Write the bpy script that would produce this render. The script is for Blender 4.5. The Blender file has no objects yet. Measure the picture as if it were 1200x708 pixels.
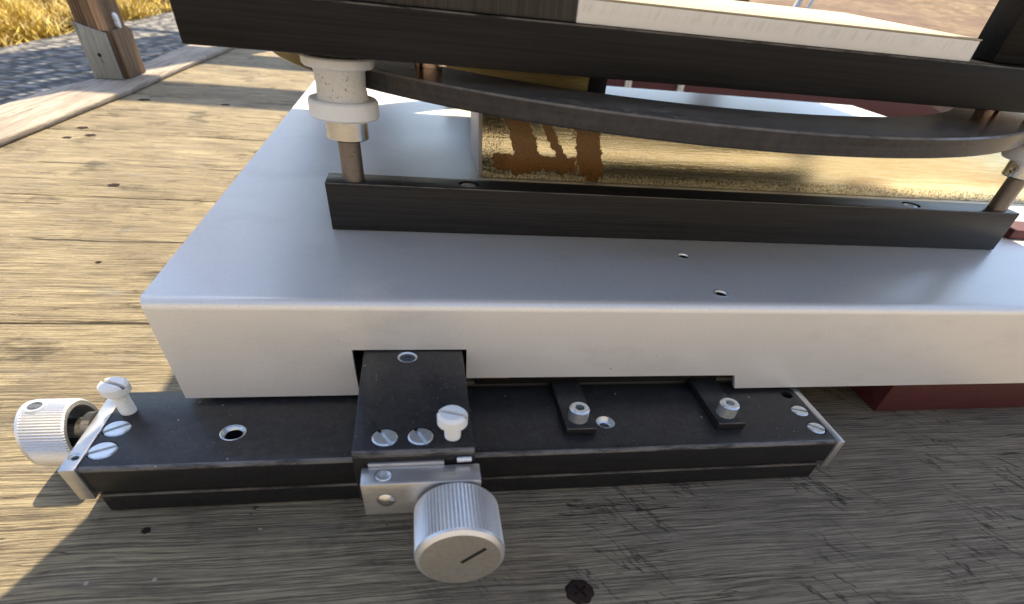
import bpy, bmesh, math, random
from mathutils import Vector
random.seed(7)
S = 0.001                                   # everything below is written in millimetres
R = math.radians
scene = bpy.context.scene
COL = scene.collection

# ------------------------------------------------------------------ camera
cam_d = bpy.data.cameras.new('camera')
cam = bpy.data.objects.new('camera', cam_d)
COL.objects.link(cam)
cam.location = (93.7923*S, -170.3167*S, 83.395*S)
cam.rotation_euler = (0.7611, -0.0779, -0.1393)
cam_d.sensor_fit = 'HORIZONTAL'
cam_d.sensor_width = 36.0
cam_d.lens = 36.0*575.7941/1200.0
cam_d.shift_x = 0.0
cam_d.shift_y = (571.6487-354.0)/1200.0     # the photograph is the upper crop of a taller frame
cam_d.clip_start = 0.01
cam_d.clip_end = 500.0
cam_d.dof.use_dof = True
cam_d.dof.focus_distance = 0.24
cam_d.dof.aperture_fstop = 15.0
scene.camera = cam

# ------------------------------------------------------------------ light
SUN_AZ, SUN_EL = R(16.0), R(66.0)           # azimuth from +y (away from the viewer) towards +x
world = bpy.data.worlds.new('World')
scene.world = world
world.use_nodes = True
wn = world.node_tree
bg = wn.nodes['Background']
sky = wn.nodes.new('ShaderNodeTexSky')
sky.sky_type = 'NISHITA'
sky.sun_disc = False
sky.sun_elevation = SUN_EL
sky.sun_rotation = SUN_AZ
sky.air_density = 1.0
sky.dust_density = 1.6
sky.ozone_density = 1.0
wn.links.new(sky.outputs[0], bg.inputs[0])
bg.inputs[1].default_value = 0.15
sun_d = bpy.data.lights.new('sun', 'SUN')
sun_d.energy = 4.6
sun_d.angle = R(0.5)
sun_d.color = (1.0, 0.84, 0.60)
sun = bpy.data.objects.new('sun', sun_d)
COL.objects.link(sun)
sv = Vector((math.sin(SUN_AZ)*math.cos(SUN_EL), math.cos(SUN_AZ)*math.cos(SUN_EL), math.sin(SUN_EL)))
sun.rotation_euler = sv.to_track_quat('Z', 'Y').to_euler()
sun.location = (0, 0, 6)
vs = scene.view_settings
vs.view_transform = 'Standard'
vs.look = 'None'
vs.exposure = 1.08
vs.gamma = 1.0
vs.use_curve_mapping = False

# ------------------------------------------------------------------ node helpers
class NT:
    def __init__(s, name):
        s.m = bpy.data.materials.new(name)
        s.m.use_nodes = True
        s.t = s.m.node_tree
        s.n = s.t.nodes
        s.p = s.n['Principled BSDF']
        tc = s.n.new('ShaderNodeTexCoord')
        mp = s.n.new('ShaderNodeMapping')
        mp.inputs['Scale'].default_value = (1000, 1000, 1000)
        s.l(tc.outputs['Object'], mp.inputs[0])
        s.co = mp.outputs[0]                # object coordinates in millimetres
    def l(s, a, b): s.t.links.new(a, b)
    def put(s, sock, v):
        if hasattr(v, 'is_output'): s.l(v, sock)
        elif isinstance(v, (tuple, list)) and len(v) == 3 and len(sock.default_value) == 4: sock.default_value = (*v, 1)
        else: sock.default_value = v
    def scale(s, x, y, z, off=(0, 0, 0), src=None):
        m = s.n.new('ShaderNodeMapping')
        m.inputs['Scale'].default_value = (x, y, z)
        m.inputs['Location'].default_value = off
        s.l(src or s.co, m.inputs[0])
        return m.outputs[0]
    def noise(s, co=None, scale=1.0, detail=3.0, rough=0.55, dist=0.0):
        n = s.n.new('ShaderNodeTexNoise')
        s.l(co or s.co, n.inputs['Vector'])
        n.inputs['Scale'].default_value = scale
        n.inputs['Detail'].default_value = detail
        n.inputs['Roughness'].default_value = rough
        n.inputs['Distortion'].default_value = dist
        return n.outputs['Fac']
    def vor(s, co=None, scale=1.0, feature='F1', out='Distance', rnd=1.0):
        n = s.n.new('ShaderNodeTexVoronoi')
        n.feature = feature
        s.l(co or s.co, n.inputs['Vector'])
        n.inputs['Scale'].default_value = scale
        n.inputs['Randomness'].default_value = rnd
        return n.outputs[out]
    def ramp(s, fac, stops):
        r = s.n.new('ShaderNodeValToRGB')
        e = r.color_ramp.elements
        while len(e) < len(stops): e.new(0.5)
        for el, (p, c) in zip(e, stops):
            el.position = p
            el.color = (*c, 1) if isinstance(c, (tuple, list)) else (c, c, c, 1)
        s.l(fac, r.inputs[0])
        return r.outputs[0]
    def mix(s, fac, a, b, mode='MIX'):
        m = s.n.new('ShaderNodeMix')
        m.data_type = 'RGBA'
        m.blend_type = mode
        s.put(m.inputs[0], fac); s.put(m.inputs[6], a); s.put(m.inputs[7], b)
        return m.outputs[2]
    def math(s, op, a, b=0.0, c=0.0, clamp=False):
        m = s.n.new('ShaderNodeMath')
        m.operation = op
        m.use_clamp = clamp
        s.put(m.inputs[0], a); s.put(m.inputs[1], b)
        if op in ('MULTIPLY_ADD', 'SMOOTH_MIN', 'WRAP', 'COMPARE'): s.put(m.inputs[2], c)
        return m.outputs[0]
    def xyz(s, co=None):
        x = s.n.new('ShaderNodeSeparateXYZ')
        s.l(co or s.co, x.inputs[0])
        return x.outputs
    def comb(s, x, y, z):
        c = s.n.new('ShaderNodeCombineXYZ')
        s.put(c.inputs[0], x); s.put(c.inputs[1], y); s.put(c.inputs[2], z)
        return c.outputs[0]
    def sstep(s, v, a, b, lo=0.0, hi=1.0):
        m = s.n.new('ShaderNodeMapRange')
        m.interpolation_type = 'SMOOTHSTEP'
        s.put(m.inputs[0], v)
        m.inputs[1].default_value = a; m.inputs[2].default_value = b
        m.inputs[3].default_value = lo; m.inputs[4].default_value = hi
        return m.outputs[0]
    def bump(s, h, strength=0.3, dist=0.5):
        b = s.n.new('ShaderNodeBump')
        b.inputs['Strength'].default_value = strength
        b.inputs['Distance'].default_value = dist*S
        s.l(h, b.inputs['Height'])
        s.l(b.outputs[0], s.p.inputs['Normal'])
    def set(s, base=None, rough=None, metal=None, **k):
        if base is not None: s.put(s.p.inputs['Base Color'], base)
        if rough is not None: s.put(s.p.inputs['Roughness'], rough)
        if metal is not None: s.put(s.p.inputs['Metallic'], metal)
        for a, v in k.items(): s.put(s.p.inputs[a], v)
        return s.m

def dust_mask(t, scale=0.35, size=0.16, amount=0.5):
    """small pale grains lying on a surface"""
    d = t.vor(scale=scale)
    r = t.n.new('ShaderNodeTexVoronoi')
    t.l(t.co, r.inputs['Vector']); r.inputs['Scale'].default_value = scale
    sx = t.xyz(r.outputs['Color'])
    lim = t.math('MULTIPLY', t.math('POWER', sx[0], 3.0), size)
    on = t.math('LESS_THAN', d, lim)
    keep = t.math('LESS_THAN', sx[1], amount)
    return t.math('MULTIPLY', on, keep)

def black_anodised(name, grain=(0.02, 1.2, 1.6), base=0.020, dust=True, rough=0.36, dscale=0.45, tint=(1, 1, 1.06), gb=0.06, film_k=0.06, rubk=0.03, hsk=0.0, spec=0.24):
    t = NT(name)
    g = t.noise(t.scale(*grain), 1.0, 4, 0.65)
    big = t.noise(scale=0.03, detail=3)
    c0 = t.mix(t.sstep(g, 0.3, 0.7), tuple(base*0.5*k for k in tint), tuple(base*1.55*k for k in tint))
    c = t.mix(t.math('MULTIPLY', big, 0.35), c0, (base*1.9, base*1.8, base*1.7))
    if dust:
        m1 = dust_mask(t, dscale, 0.20, 0.12)
        m2 = dust_mask(t, dscale*3.2, 0.26, 0.40)
        nz = t.n.new('ShaderNodeNewGeometry')
        up = t.sstep(t.xyz(nz.outputs['Normal'])[2], 0.2, 0.9, 0.12, 1.0)
        m = t.math('MULTIPLY', t.math('MAXIMUM', m1, t.math('MULTIPLY', m2, 0.55)), up)
        film = t.math('MULTIPLY', t.math('MULTIPLY', t.sstep(t.noise(scale=0.25, detail=5, rough=0.7), 0.10, 0.8), film_k), up)
        c = t.mix(film, c, (0.42, 0.40, 0.37))
        c = t.mix(t.math('MULTIPLY', m, 0.75), c, (0.50, 0.48, 0.44))
    gm = t.n.new('ShaderNodeNewGeometry')
    tn = t.xyz(gm.outputs['True Normal'])
    edge = t.math('MINIMUM', t.math('ABSOLUTE', tn[1]), t.math('ABSOLUTE', tn[2]))
    wear = t.math('MULTIPLY', t.math('MULTIPLY', t.sstep(edge, 0.25, 0.36), t.math('GREATER_THAN', tn[2], 0.0)), t.sstep(t.noise(t.scale(0.06, 0.3, 0.3), 1.0, 5, 0.7), 0.30, 0.62))
    c = t.mix(t.math('MULTIPLY', wear, 0.5), c, (0.30, 0.28, 0.25))
    hl = t.noise(t.scale(0.05, 0.09, 0.2, (7, 3, 1)), 1.0, 3, 0.5, 1.0)
    hs = t.math('MULTIPLY', t.sstep(t.math('ABSOLUTE', t.math('SUBTRACT', hl, 0.5)), 0.0, 0.0016, 1, 0), t.sstep(t.noise(scale=0.045, detail=2), 0.55, 0.62))
    c = t.mix(t.math('MULTIPLY', hs, hsk), c, (0.40, 0.38, 0.35))
    rub = t.sstep(t.noise(t.scale(0.012, 0.10, 0.10, (2, 8, 3)), 1.0, 4, 0.6), 0.52, 0.75, 0, rubk)
    c = t.mix(rub, c, (0.16, 0.15, 0.14))
    scr = t.noise(t.scale(0.05, 2.4, 2.4), 1.0, 2)
    r = t.math('MULTIPLY_ADD', g, 0.16, rough-0.08)
    t.bump(t.math('ADD', g, t.math('MULTIPLY', scr, 0.4)), gb, 0.25)
    return t.set(c, r, 0.0, **{'Specular IOR Level': spec})

def satin_metal(name, base, rough=0.32, metal=0.9, grain=(0.4, 0.4, 0.4), var=0.2, bump=0.06, spots=0.0):
    t = NT(name)
    g = t.noise(t.scale(*grain), 1.0, 4, 0.6)
    big = t.noise(scale=0.08, detail=4)
    c = t.mix(g, tuple(k*(1-var) for k in base), tuple(min(1, k*(1+var*0.5)) for k in base))
    if spots:
        sp = t.sstep(t.noise(scale=0.9, detail=5, rough=0.7), 0.60, 0.68, 0, spots)
        c = t.mix(sp, c, tuple(k*0.22 for k in base))
    t.bump(g, bump, 0.3)
    return t.set(c, t.math('MULTIPLY_ADD', big, 0.22, rough-0.1), metal)

M = {}
M['black'] = black_anodised('black_anodised_metal', (0.9, 1.6, 1.6), 0.012, hsk=0.3)
M['black_bar'] = black_anodised('black_brushed_bar', (0.015, 1.4, 1.8), 0.016, True, 0.34, 0.5, gb=0.06, spec=0.16)
M['black_plate'] = black_anodised('black_brushed_plate', (0.012, 1.1, 1.5), 0.011, False, 0.44, gb=0.12, spec=0.15)
M['black_upright'] = black_anodised('black_brushed_upright', (1.5, 1.5, 0.03), 0.040, False, 0.5, tint=(1.05, 1, .95))
M['black_ring'] = black_anodised('black_glossy_ring', (0.015, 0.015, 1.0), 0.018, True, 0.20, 0.85, (0.85, 1, 1.35), film_k=0.55, gb=0.02, rubk=0.0, spec=0.30)
M['thread'] = satin_metal('dark_threaded_bore', (0.16, 0.155, 0.15), 0.35, 0.8)  # darkened metal: the shade down the carriage hole is in its colour
M['dark'] = NT('dark_recess').set((0.008, 0.008, 0.009), 0.6, 0.0)  # near-black stands in for shade in holes, sockets, slots; also one black end plate

# pale aluminium housing: fine satin skin, sparse dark scuffs and scratches
t = NT('pale_aluminium_skin')
fine = t.noise(scale=1.5, detail=5, rough=0.8)
big = t.noise(scale=0.018, detail=4)
c = t.mix(big, (0.80, 0.785, 0.74), (0.87, 0.855, 0.81))
c = t.mix(t.math('MULTIPLY', t.sstep(fine, 0.35, 0.75), 0.34), c, (0.50, 0.50, 0.49))
sp = dust_mask(t, 0.10, 0.07, 0.12)
c = t.mix(t.math('MULTIPLY', sp, 0.6), c, (0.10, 0.09, 0.08))
wv = t.noise(t.scale(0.09, 0.3, 0.6), 1.0, 5, 0.6, 0.5)
scr = t.sstep(t.math('ABSOLUTE', t.math('SUBTRACT', wv, 0.5)), 0.0, 0.0016, 1, 0)
scr = t.math('MULTIPLY', scr, t.sstep(t.noise(scale=0.03, detail=2), 0.52, 0.62))
c = t.mix(t.math('MULTIPLY', scr, 0.6), c, (0.2, 0.19, 0.18))
wv2 = t.noise(t.scale(0.16, 0.06, 0.10, (50, 3, 8)), 1.0, 3, 0.5, 1.2)
scr2 = t.math('MULTIPLY', t.sstep(t.math('ABSOLUTE', t.math('SUBTRACT', wv2, 0.47)), 0.0, 0.0012, 1, 0), t.sstep(t.noise(scale=0.022, detail=3), 0.54, 0.62))
c = t.mix(t.math('MULTIPLY', scr2, 0.55), c, (0.82, 0.82, 0.80))
smg = t.sstep(t.noise(t.scale(0.02, 0.03, 0.05, (4, 9, 1)), 1.0, 6, 0.7), 0.50, 0.75, 0, 0.30)
c = t.mix(smg, c, (0.50, 0.49, 0.46))
sc = t.math('MULTIPLY', t.sstep(t.noise(scale=0.6, detail=5, rough=0.75), 0.64, 0.70), t.sstep(t.noise(scale=0.035, detail=2), 0.56, 0.62))
c = t.mix(t.math('MULTIPLY', sc, 0.7), c, (0.12, 0.10, 0.09))
t.bump(fine, 0.09, 0.2)
M['skin'] = t.set(c, t.math('MULTIPLY_ADD', fine, 0.14, 0.27), 0.34)

M['alu'] = satin_metal('satin_aluminium', (0.62, 0.61, 0.59), 0.36, 0.85, (0.1, 1.2, 1.2), 0.25, 0.08)
M['alu_white'] = satin_metal('pale_knurled_aluminium', (0.74, 0.74, 0.73), 0.38, 0.75, (0.9, 0.9, 0.9), 0.22, 0.06, 0.25)
M['knob_face'] = satin_metal('turned_knob_face', (0.60, 0.58, 0.53), 0.36, 0.8, (0.6, 0.6, 0.6), 0.3, 0.06, 0.25)
M['zinc'] = satin_metal('zinc_screw', (0.74, 0.77, 0.77), 0.3, 0.75, (0.8, 0.8, 0.8), 0.3, 0.1, 0.3)
M['nickel'] = satin_metal('worn_nickel', (0.62, 0.635, 0.64), 0.2, 1.0, (0.3, 0.3, 1.5), 0.25, 0.06, 0.45)
M['rusty'] = satin_metal('speckled_steel_rod', (0.22, 0.19, 0.165), 0.4, 0.8, (0.8, 0.8, 0.8), 0.35, 0.2, 0.9)
M['copper'] = satin_metal('coppery_pin', (0.72, 0.50, 0.38), 0.16, 1.0, (0.3, 0.3, 2.0), 0.2, 0.03)

t = NT('white_nylon')
n1 = t.noise(scale=0.5, detail=4)
t.bump(n1, 0.08, 0.3)
M['nylon'] = t.set(t.mix(n1, (0.76, 0.78, 0.79), (0.85, 0.87, 0.88)), 0.42, 0.0,
                   **{'Subsurface Weight': 0.25, 'Subsurface Radius': (0.004, 0.004, 0.0035), 'Subsurface Scale': 0.5})
t = NT('speckled_nylon_neck')
n1 = t.noise(scale=1.3, detail=5, rough=0.75)
n2 = t.noise(scale=0.25, detail=3)
dirt = t.sstep(t.math('ADD', n1, t.math('MULTIPLY', n2, 0.22)), 0.68, 0.78)
t.bump(n1, 0.25, 0.3)
M['nylon_neck'] = t.set(t.mix(t.math('MULTIPLY', dirt, 0.85), t.mix(n2, (0.60, 0.61, 0.60), (0.74, 0.75, 0.75)), (0.10, 0.09, 0.08)), 0.6)
t = NT('yellowed_nylon_screw')
n1 = t.noise(scale=0.4, detail=4)
M['nylon_screw'] = t.set(t.mix(n1, (0.76, 0.75, 0.70), (0.86, 0.86, 0.82)), 0.45, 0.0,
                         **{'Subsurface Weight': 0.3, 'Subsurface Radius': (0.004, 0.0035, 0.003), 'Subsurface Scale': 0.5})
t = NT('dark_slot')
M['slot'] = t.set(t.mix(t.noise(scale=3, detail=4), (0.05, 0.045, 0.04), (0.25, 0.23, 0.2)), 0.8)  # mottled dark brown on the floor of the nylon screw slots

t = NT('dark_red_paint')
n1 = t.noise(scale=0.5, detail=5)
g1 = t.noise(t.scale(0.03, 0.8, 0.8), 1.0, 5, 0.7)
c = t.mix(g1, (0.050, 0.009, 0.011), (0.115, 0.024, 0.026))
c = t.mix(t.sstep(t.noise(scale=0.25, detail=6, rough=0.75), 0.62, 0.68, 0, 0.7), c, (0.20, 0.12, 0.09))
c = t.mix(t.sstep(n1, 0.5, 0.75, 0, 0.4), c, (0.03, 0.012, 0.010))
M['red'] = t.set(c, 0.6)
t.bump(n1, 0.2, 0.5)

# brass faced block with amber lacquer runs on it
t = NT('brass_with_lacquer_runs')
x, y, z = t.xyz()
gr = t.noise(t.scale(0.05, 0.4, 1.3), 1.0, 5, 0.65)
sp = t.noise(scale=1.1, detail=5, rough=0.7)
c = t.mix(t.sstep(gr, 0.3, 0.7), (0.86, 0.70, 0.38), (1.0, 0.90, 0.62))
c = t.mix(t.sstep(sp, 0.60, 0.70, 0, 0.5), c, (0.36, 0.25, 0.11))
low = t.math('MULTIPLY', t.sstep(t.noise(scale=0.9, detail=6, rough=0.8), 0.44, 0.62), t.sstep(t.math('ADD', z, t.math('MULTIPLY', sp, 5.0)), 6.5, 9.5, 1, 0))  # dark grain low on the face paints in the bar's reflected band
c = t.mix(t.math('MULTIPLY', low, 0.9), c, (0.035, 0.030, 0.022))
sp2 = t.noise(scale=0.32, detail=5, rough=0.65)
sp3 = t.noise(scale=1.6, detail=5, rough=0.8)
zw = t.math('ADD', z, t.math('MULTIPLY', t.math('SUBTRACT', sp2, 0.5), 4.0))
xw = t.math('ADD', t.math('ADD', x, 320.0), t.math('ADD', t.math('MULTIPLY', t.math('SUBTRACT', sp2, 0.5), 9.0), t.math('MULTIPLY', t.math('SUBTRACT', sp3, 0.5), 2.2)))
am = None
for xc, sl_, w, z0, z1 in ((160.0, -0.47, 7.6, 9.5, 40), (182.6, -0.71, 3.2, 9.0, 40), (194.5, -0.27, 7.8, 3.5, 40), (194.6, 0.0, 4.0, 0.6, 9), (159.0, 0.0, 25.0, 3.6, 11.6)):
    m = t.sstep(t.math('ABSOLUTE', t.math('SUBTRACT', xw, t.math('MULTIPLY_ADD', z, sl_, xc))), w-0.5, w, 1, 0)
    m = t.math('MULTIPLY', m, t.math('MULTIPLY', t.sstep(t.math('ADD', zw, t.math('MULTIPLY', t.math('SUBTRACT', t.noise(t.scale(0.13, 0.13, 0.02), 1.0, 3), 0.5), 12.0 if w > 20 else 3.0)), z0-0.4, z0+0.4), t.sstep(zw, z1-0.4, z1+0.4, 1, 0)))
    am = m if am is None else t.math('MAXIMUM', am, m)
rim = t.math('MULTIPLY', am, t.math('SUBTRACT', 1.0, am))
amc = t.mix(t.sstep(z, 8.0, 13.0), t.mix(sp3, (0.09, 0.030, 0.008), (0.50, 0.21, 0.045)), t.mix(sp3, (0.07, 0.030, 0.012), (0.42, 0.22, 0.09)))
amc = t.mix(t.sstep(t.noise(scale=2.4, detail=3), 0.62, 0.70, 0, 0.8), amc, (0.85, 0.62, 0.32))
amc = t.mix(t.sstep(t.noise(scale=0.7, detail=6, rough=0.8), 0.58, 0.64, 0, 0.8), amc, (0.035, 0.016, 0.008))
c = t.mix(t.math('MULTIPLY', am, 0.93), c, amc)
c = t.mix(t.math('MULTIPLY', rim, 2.5), c, (0.10, 0.04, 0.012))
mott = t.math('MULTIPLY', t.sstep(xw, 139.0, 145.0, 1, 0), t.sstep(t.noise(scale=1.0, detail=6, rough=0.85), 0.46, 0.58))
c = t.mix(t.math('MULTIPLY', mott, 0.8), c, (0.05, 0.035, 0.02))
sp = t.math('ADD', sp, t.math('MULTIPLY', am, t.math('MULTIPLY_ADD', sp3, 2.2, 0.5)))
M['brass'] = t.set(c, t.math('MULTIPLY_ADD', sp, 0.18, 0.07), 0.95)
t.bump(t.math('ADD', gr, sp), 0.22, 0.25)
t = NT('olive_brass')
n1 = t.noise(t.scale(0.1, 0.3, 0.8), 1.0, 4)
M['olive'] = t.set(t.mix(n1, (0.16, 0.11, 0.035), (0.36, 0.27, 0.10)), 0.3, 0.6)
t = NT('grey_aluminium_side')
M['side'] = t.set(t.mix(t.noise(scale=0.4, detail=3), (0.46, 0.43, 0.42), (0.56, 0.53, 0.52)), 0.45, 0.3)

# white sawn block
t = NT('white_sawn_block')
n1 = t.noise(t.comb(t.math('ADD', t.math('MULTIPLY', t.xyz()[0], 0.75), t.math('MULTIPLY', t.xyz()[2], -0.25)), 0.0, t.math('MULTIPLY', t.xyz()[2], 0.08)), 1.0, 4, 0.65)
n2 = t.noise(t.scale(0.03, 0.5, 0.5), 1.0, 3)
z = t.xyz()[2]
band = t.math('MULTIPLY', t.sstep(n1, 0.44, 0.72, 0, 0.5), t.sstep(t.math('ABSOLUTE', t.math('SUBTRACT', z, 4.0)), 0.3, 2.2, 0.55, 0))
c = t.mix(n2, (0.82, 0.83, 0.83), (0.90, 0.91, 0.91))
c = t.mix(band, c, (0.36, 0.32, 0.27))
M['white'] = t.set(c, 0.6)
t.bump(t.noise(scale=0.8, detail=5), 0.3, 0.5)

def wood(name, dark, light, plank=0.0, off=0.0, cracks=(), along='x', grain=1.0, bump=0.6, warm=None, spec=0.25, wobble=5.0, stain=None, bdist=1.6):
    t = NT(name)
    x, y, z = t.xyz()
    if along == 'y': x, y = y, x
    if along == 'z': x, z = z, x
    idv = t.math('MAXIMUM', t.math('FLOOR', t.math('DIVIDE', t.math('SUBTRACT', y, off), plank)), -1.0) if plank else 0.0
    shift = t.math('MULTIPLY', idv, 371.7) if plank else 0.0
    co = t.comb(t.math('ADD', x, shift), t.math('ADD', y, t.math('MULTIPLY', shift, 0.17)) if plank else y, z)
    wob = t.noise(t.scale(0.012, 0.02, 0.02, src=co), 1.0, 3)
    co2 = t.comb(t.xyz(co)[0], t.math('ADD', t.xyz(co)[1], t.math('MULTIPLY', wob, wobble)), z)
    f1 = t.noise(t.scale(0.022*grain, 1.0*grain, 1.0*grain, src=co2), 1.0, 7, 0.72)     # fibres
    f2 = t.noise(t.scale(0.010*grain, 0.14*grain, 0.14*grain, src=co2), 1.0, 5, 0.6)    # growth bands
    f3 = t.noise(t.scale(0.045*grain, 2.6*grain, 2.6*grain, src=co2), 1.0, 3, 0.7)       # hair lines
    blot = t.noise(scale=0.012*grain, detail=5, rough=0.62)
    v = t.math('ADD', t.math('MULTIPLY', f1, 0.72), t.math('ADD', t.math('MULTIPLY', f2, 0.20), t.math('MULTIPLY', f3, 0.33)))
    c = t.ramp(v, [(0.46, tuple(k*0.40 for k in dark)), (0.57, dark), (0.68, light), (0.82, tuple(min(.9, k*1.25) for k in light))])
    c = t.mix(t.sstep(blot, 0.42, 0.72, 0, 0.55), c, t.mix(f1, tuple(k*0.62 for k in dark), dark))
    if warm:
        c = t.mix(t.sstep(t.noise(scale=0.006, detail=3), 0.45, 0.65, 0, 0.5), c, t.mix(f1, tuple(k*.6 for k in warm), warm))
    if stain:
        m = t.math('MULTIPLY', t.sstep(t.noise(scale=0.022, detail=6, rough=0.7), 0.53, 0.66), t.sstep(f1, 0.42, 0.62, 1.0, 0.25))
        c = t.mix(t.math('MULTIPLY', m, stain), c, tuple(k*0.18 for k in dark))
        c = t.mix(t.sstep(t.noise(t.scale(0.03, 0.06, 0.06, (9, 4, 2)), 1.0, 5, 0.65), 0.55, 0.70, 0, 0.40), c, (0.30, 0.29, 0.27))
        c = t.mix(t.math('MULTIPLY', dust_mask(t, 0.10, 0.085, 0.5), 0.7), c, (0.66, 0.60, 0.50))
        c = t.mix(t.math('MULTIPLY', dust_mask(t, 0.12, 0.075, 0.4), 0.7), c, (0.02, 0.016, 0.012))
        # the near board turns grey towards its right hand end, with slanting black checks
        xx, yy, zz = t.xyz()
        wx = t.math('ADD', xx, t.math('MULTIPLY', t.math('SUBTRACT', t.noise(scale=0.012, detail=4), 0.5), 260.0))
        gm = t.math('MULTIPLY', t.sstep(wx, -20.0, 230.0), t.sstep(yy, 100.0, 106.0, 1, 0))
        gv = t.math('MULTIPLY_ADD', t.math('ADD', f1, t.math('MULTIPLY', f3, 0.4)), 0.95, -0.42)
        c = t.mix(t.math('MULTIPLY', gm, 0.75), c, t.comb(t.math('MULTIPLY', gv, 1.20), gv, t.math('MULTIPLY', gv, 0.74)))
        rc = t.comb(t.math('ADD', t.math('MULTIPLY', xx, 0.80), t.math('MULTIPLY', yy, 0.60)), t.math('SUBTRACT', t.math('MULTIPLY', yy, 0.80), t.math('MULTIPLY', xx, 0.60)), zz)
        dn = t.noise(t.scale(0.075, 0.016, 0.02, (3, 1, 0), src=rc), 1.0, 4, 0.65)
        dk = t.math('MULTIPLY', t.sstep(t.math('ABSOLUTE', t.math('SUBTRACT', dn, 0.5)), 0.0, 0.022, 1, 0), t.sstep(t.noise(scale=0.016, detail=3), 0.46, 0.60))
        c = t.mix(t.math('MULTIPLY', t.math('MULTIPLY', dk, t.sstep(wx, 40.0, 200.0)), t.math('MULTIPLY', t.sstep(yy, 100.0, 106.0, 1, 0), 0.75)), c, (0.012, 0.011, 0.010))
    # narrow drying checks
    ck = t.noise(t.scale(0.014*grain, 0.24*grain, 0.24*grain, (31, 17, 5), src=co2), 1.0, 2, 0.5)
    chk = t.math('MULTIPLY', t.sstep(t.math('ABSOLUTE', t.math('SUBTRACT', ck, 0.5)), 0.0, 0.010, 1, 0),
                 t.sstep(t.noise(t.scale(0.012*grain, 0.03*grain, 0.03*grain, src=co2), 1.0, 3), 0.52, 0.60))
    for y0, w, brk in cracks:
        wv = t.noise(t.scale(0.02, 0.001, 0.001), 1.0, 5, 0.6)
        dy = t.math('ABSOLUTE', t.math('SUBTRACT', t.math('ADD', y, t.math('MULTIPLY', wv, 9.0)), y0+4.5))
        m = t.math('MULTIPLY', t.sstep(dy, w*0.4, w, 1, 0), t.sstep(t.noise(t.scale(0.02, 0.002, 0.002, (y0, 0, 0)), 1.0, 2), brk, brk+0.1))
        chk = t.math('MAXIMUM', chk, m)
    c = t.mix(t.math('MULTIPLY', chk, 0.8), c, tuple(k*0.16 for k in dark))
    h = t.math('SUBTRACT', t.math('ADD', f1, t.math('MULTIPLY', f3, 0.6)), t.math('MULTIPLY', chk, 1.2))
    t.bump(h, bump, bdist)
    return t.set(c, 0.82, 0.0, **{'Specular IOR Level': spec})

SEAM0, PLANK = 104.9, 200.2
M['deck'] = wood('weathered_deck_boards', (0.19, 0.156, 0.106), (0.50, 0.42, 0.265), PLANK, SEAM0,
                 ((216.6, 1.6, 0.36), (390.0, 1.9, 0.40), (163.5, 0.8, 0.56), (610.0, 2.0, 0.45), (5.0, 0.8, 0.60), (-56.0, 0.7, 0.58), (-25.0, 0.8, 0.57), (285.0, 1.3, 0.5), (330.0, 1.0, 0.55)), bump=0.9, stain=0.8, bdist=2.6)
M['curb'] = wood('grey_curb_board', (0.23, 0.195, 0.155), (0.40, 0.35, 0.285), along='y', grain=0.5, bump=0.4)
M['post'] = wood('brown_post_wood', (0.115, 0.075, 0.045), (0.25, 0.17, 0.105), along='z', grain=0.6, bump=0.4)
M['post_pale'] = wood('grey_faded_board', (0.26, 0.26, 0.22), (0.40, 0.40, 0.34), along='z', grain=0.6, bump=0.3)
M['post_cut'] = wood('fresh_cut_wood', (0.34, 0.20, 0.11), (0.55, 0.36, 0.22), along='z', grain=0.6, bump=0.3)
M['beam'] = wood('beam_wood', (0.14, 0.09, 0.05), (0.26, 0.18, 0.11), along='x', grain=0.2, bump=0.3)

t = NT('stone_setts')
co = t.scale(1/76., 1/48., 1/60.)
br = t.vor(co, 1.0, 'F1', 'Distance', 0.55)
ed = t.vor(co, 1.0, 'DISTANCE_TO_EDGE', 'Distance', 0.55)
n1 = t.noise(scale=0.03, detail=4)
c = t.mix(n1, (0.17, 0.165, 0.155), (0.42, 0.40, 0.36))
c = t.mix(t.sstep(ed, 0.04, 0.24, 1, 0), c, (0.05, 0.048, 0.046))
M['setts'] = t.set(c, 0.8)
b = t.math('MULTIPLY', t.sstep(ed, 0.0, 0.30), 1.0)
t.bump(t.math('ADD', b, t.math('MULTIPLY', n1, 0.4)), 1.0, 26.0)

t = NT('dry_earth')
n1 = t.noise(scale=0.004, detail=8, rough=0.68)
n2 = t.noise(scale=0.0007, detail=6)
c = t.ramp(n1, [(0.3, (0.10, 0.065, 0.035)), (0.52, (0.21, 0.145, 0.08)), (0.72, (0.36, 0.27, 0.15))])
c = t.mix(t.sstep(n2, 0.42, 0.62, 0, 0.6), c, (0.13, 0.075, 0.055))
M['earth'] = t.set(c, 0.95)
t.bump(n1, 1.0, 120.0)
t = NT('golden_dry_grass')
ob = t.n.new('ShaderNodeAttribute'); ob.attribute_name = 'tint'
c = t.ramp(ob.outputs['Fac'], [(0.0, (0.22, 0.17, 0.07)), (0.35, (0.42, 0.30, 0.06)), (0.7, (0.62, 0.44, 0.06)), (1.0, (0.60, 0.50, 0.22))])
M['grass'] = t.set(c, 0.8)
t = NT('white_enamel')
M['enamel'] = t.set(t.mix(t.noise(scale=0.2), (0.74, 0.78, 0.80), (0.82, 0.84, 0.85)), 0.25)
t = NT('mid_grey_underside')
M['under'] = t.set(t.mix(t.noise(scale=0.3, detail=4), (0.10, 0.095, 0.085), (0.15, 0.14, 0.13)), 0.6)

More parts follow.
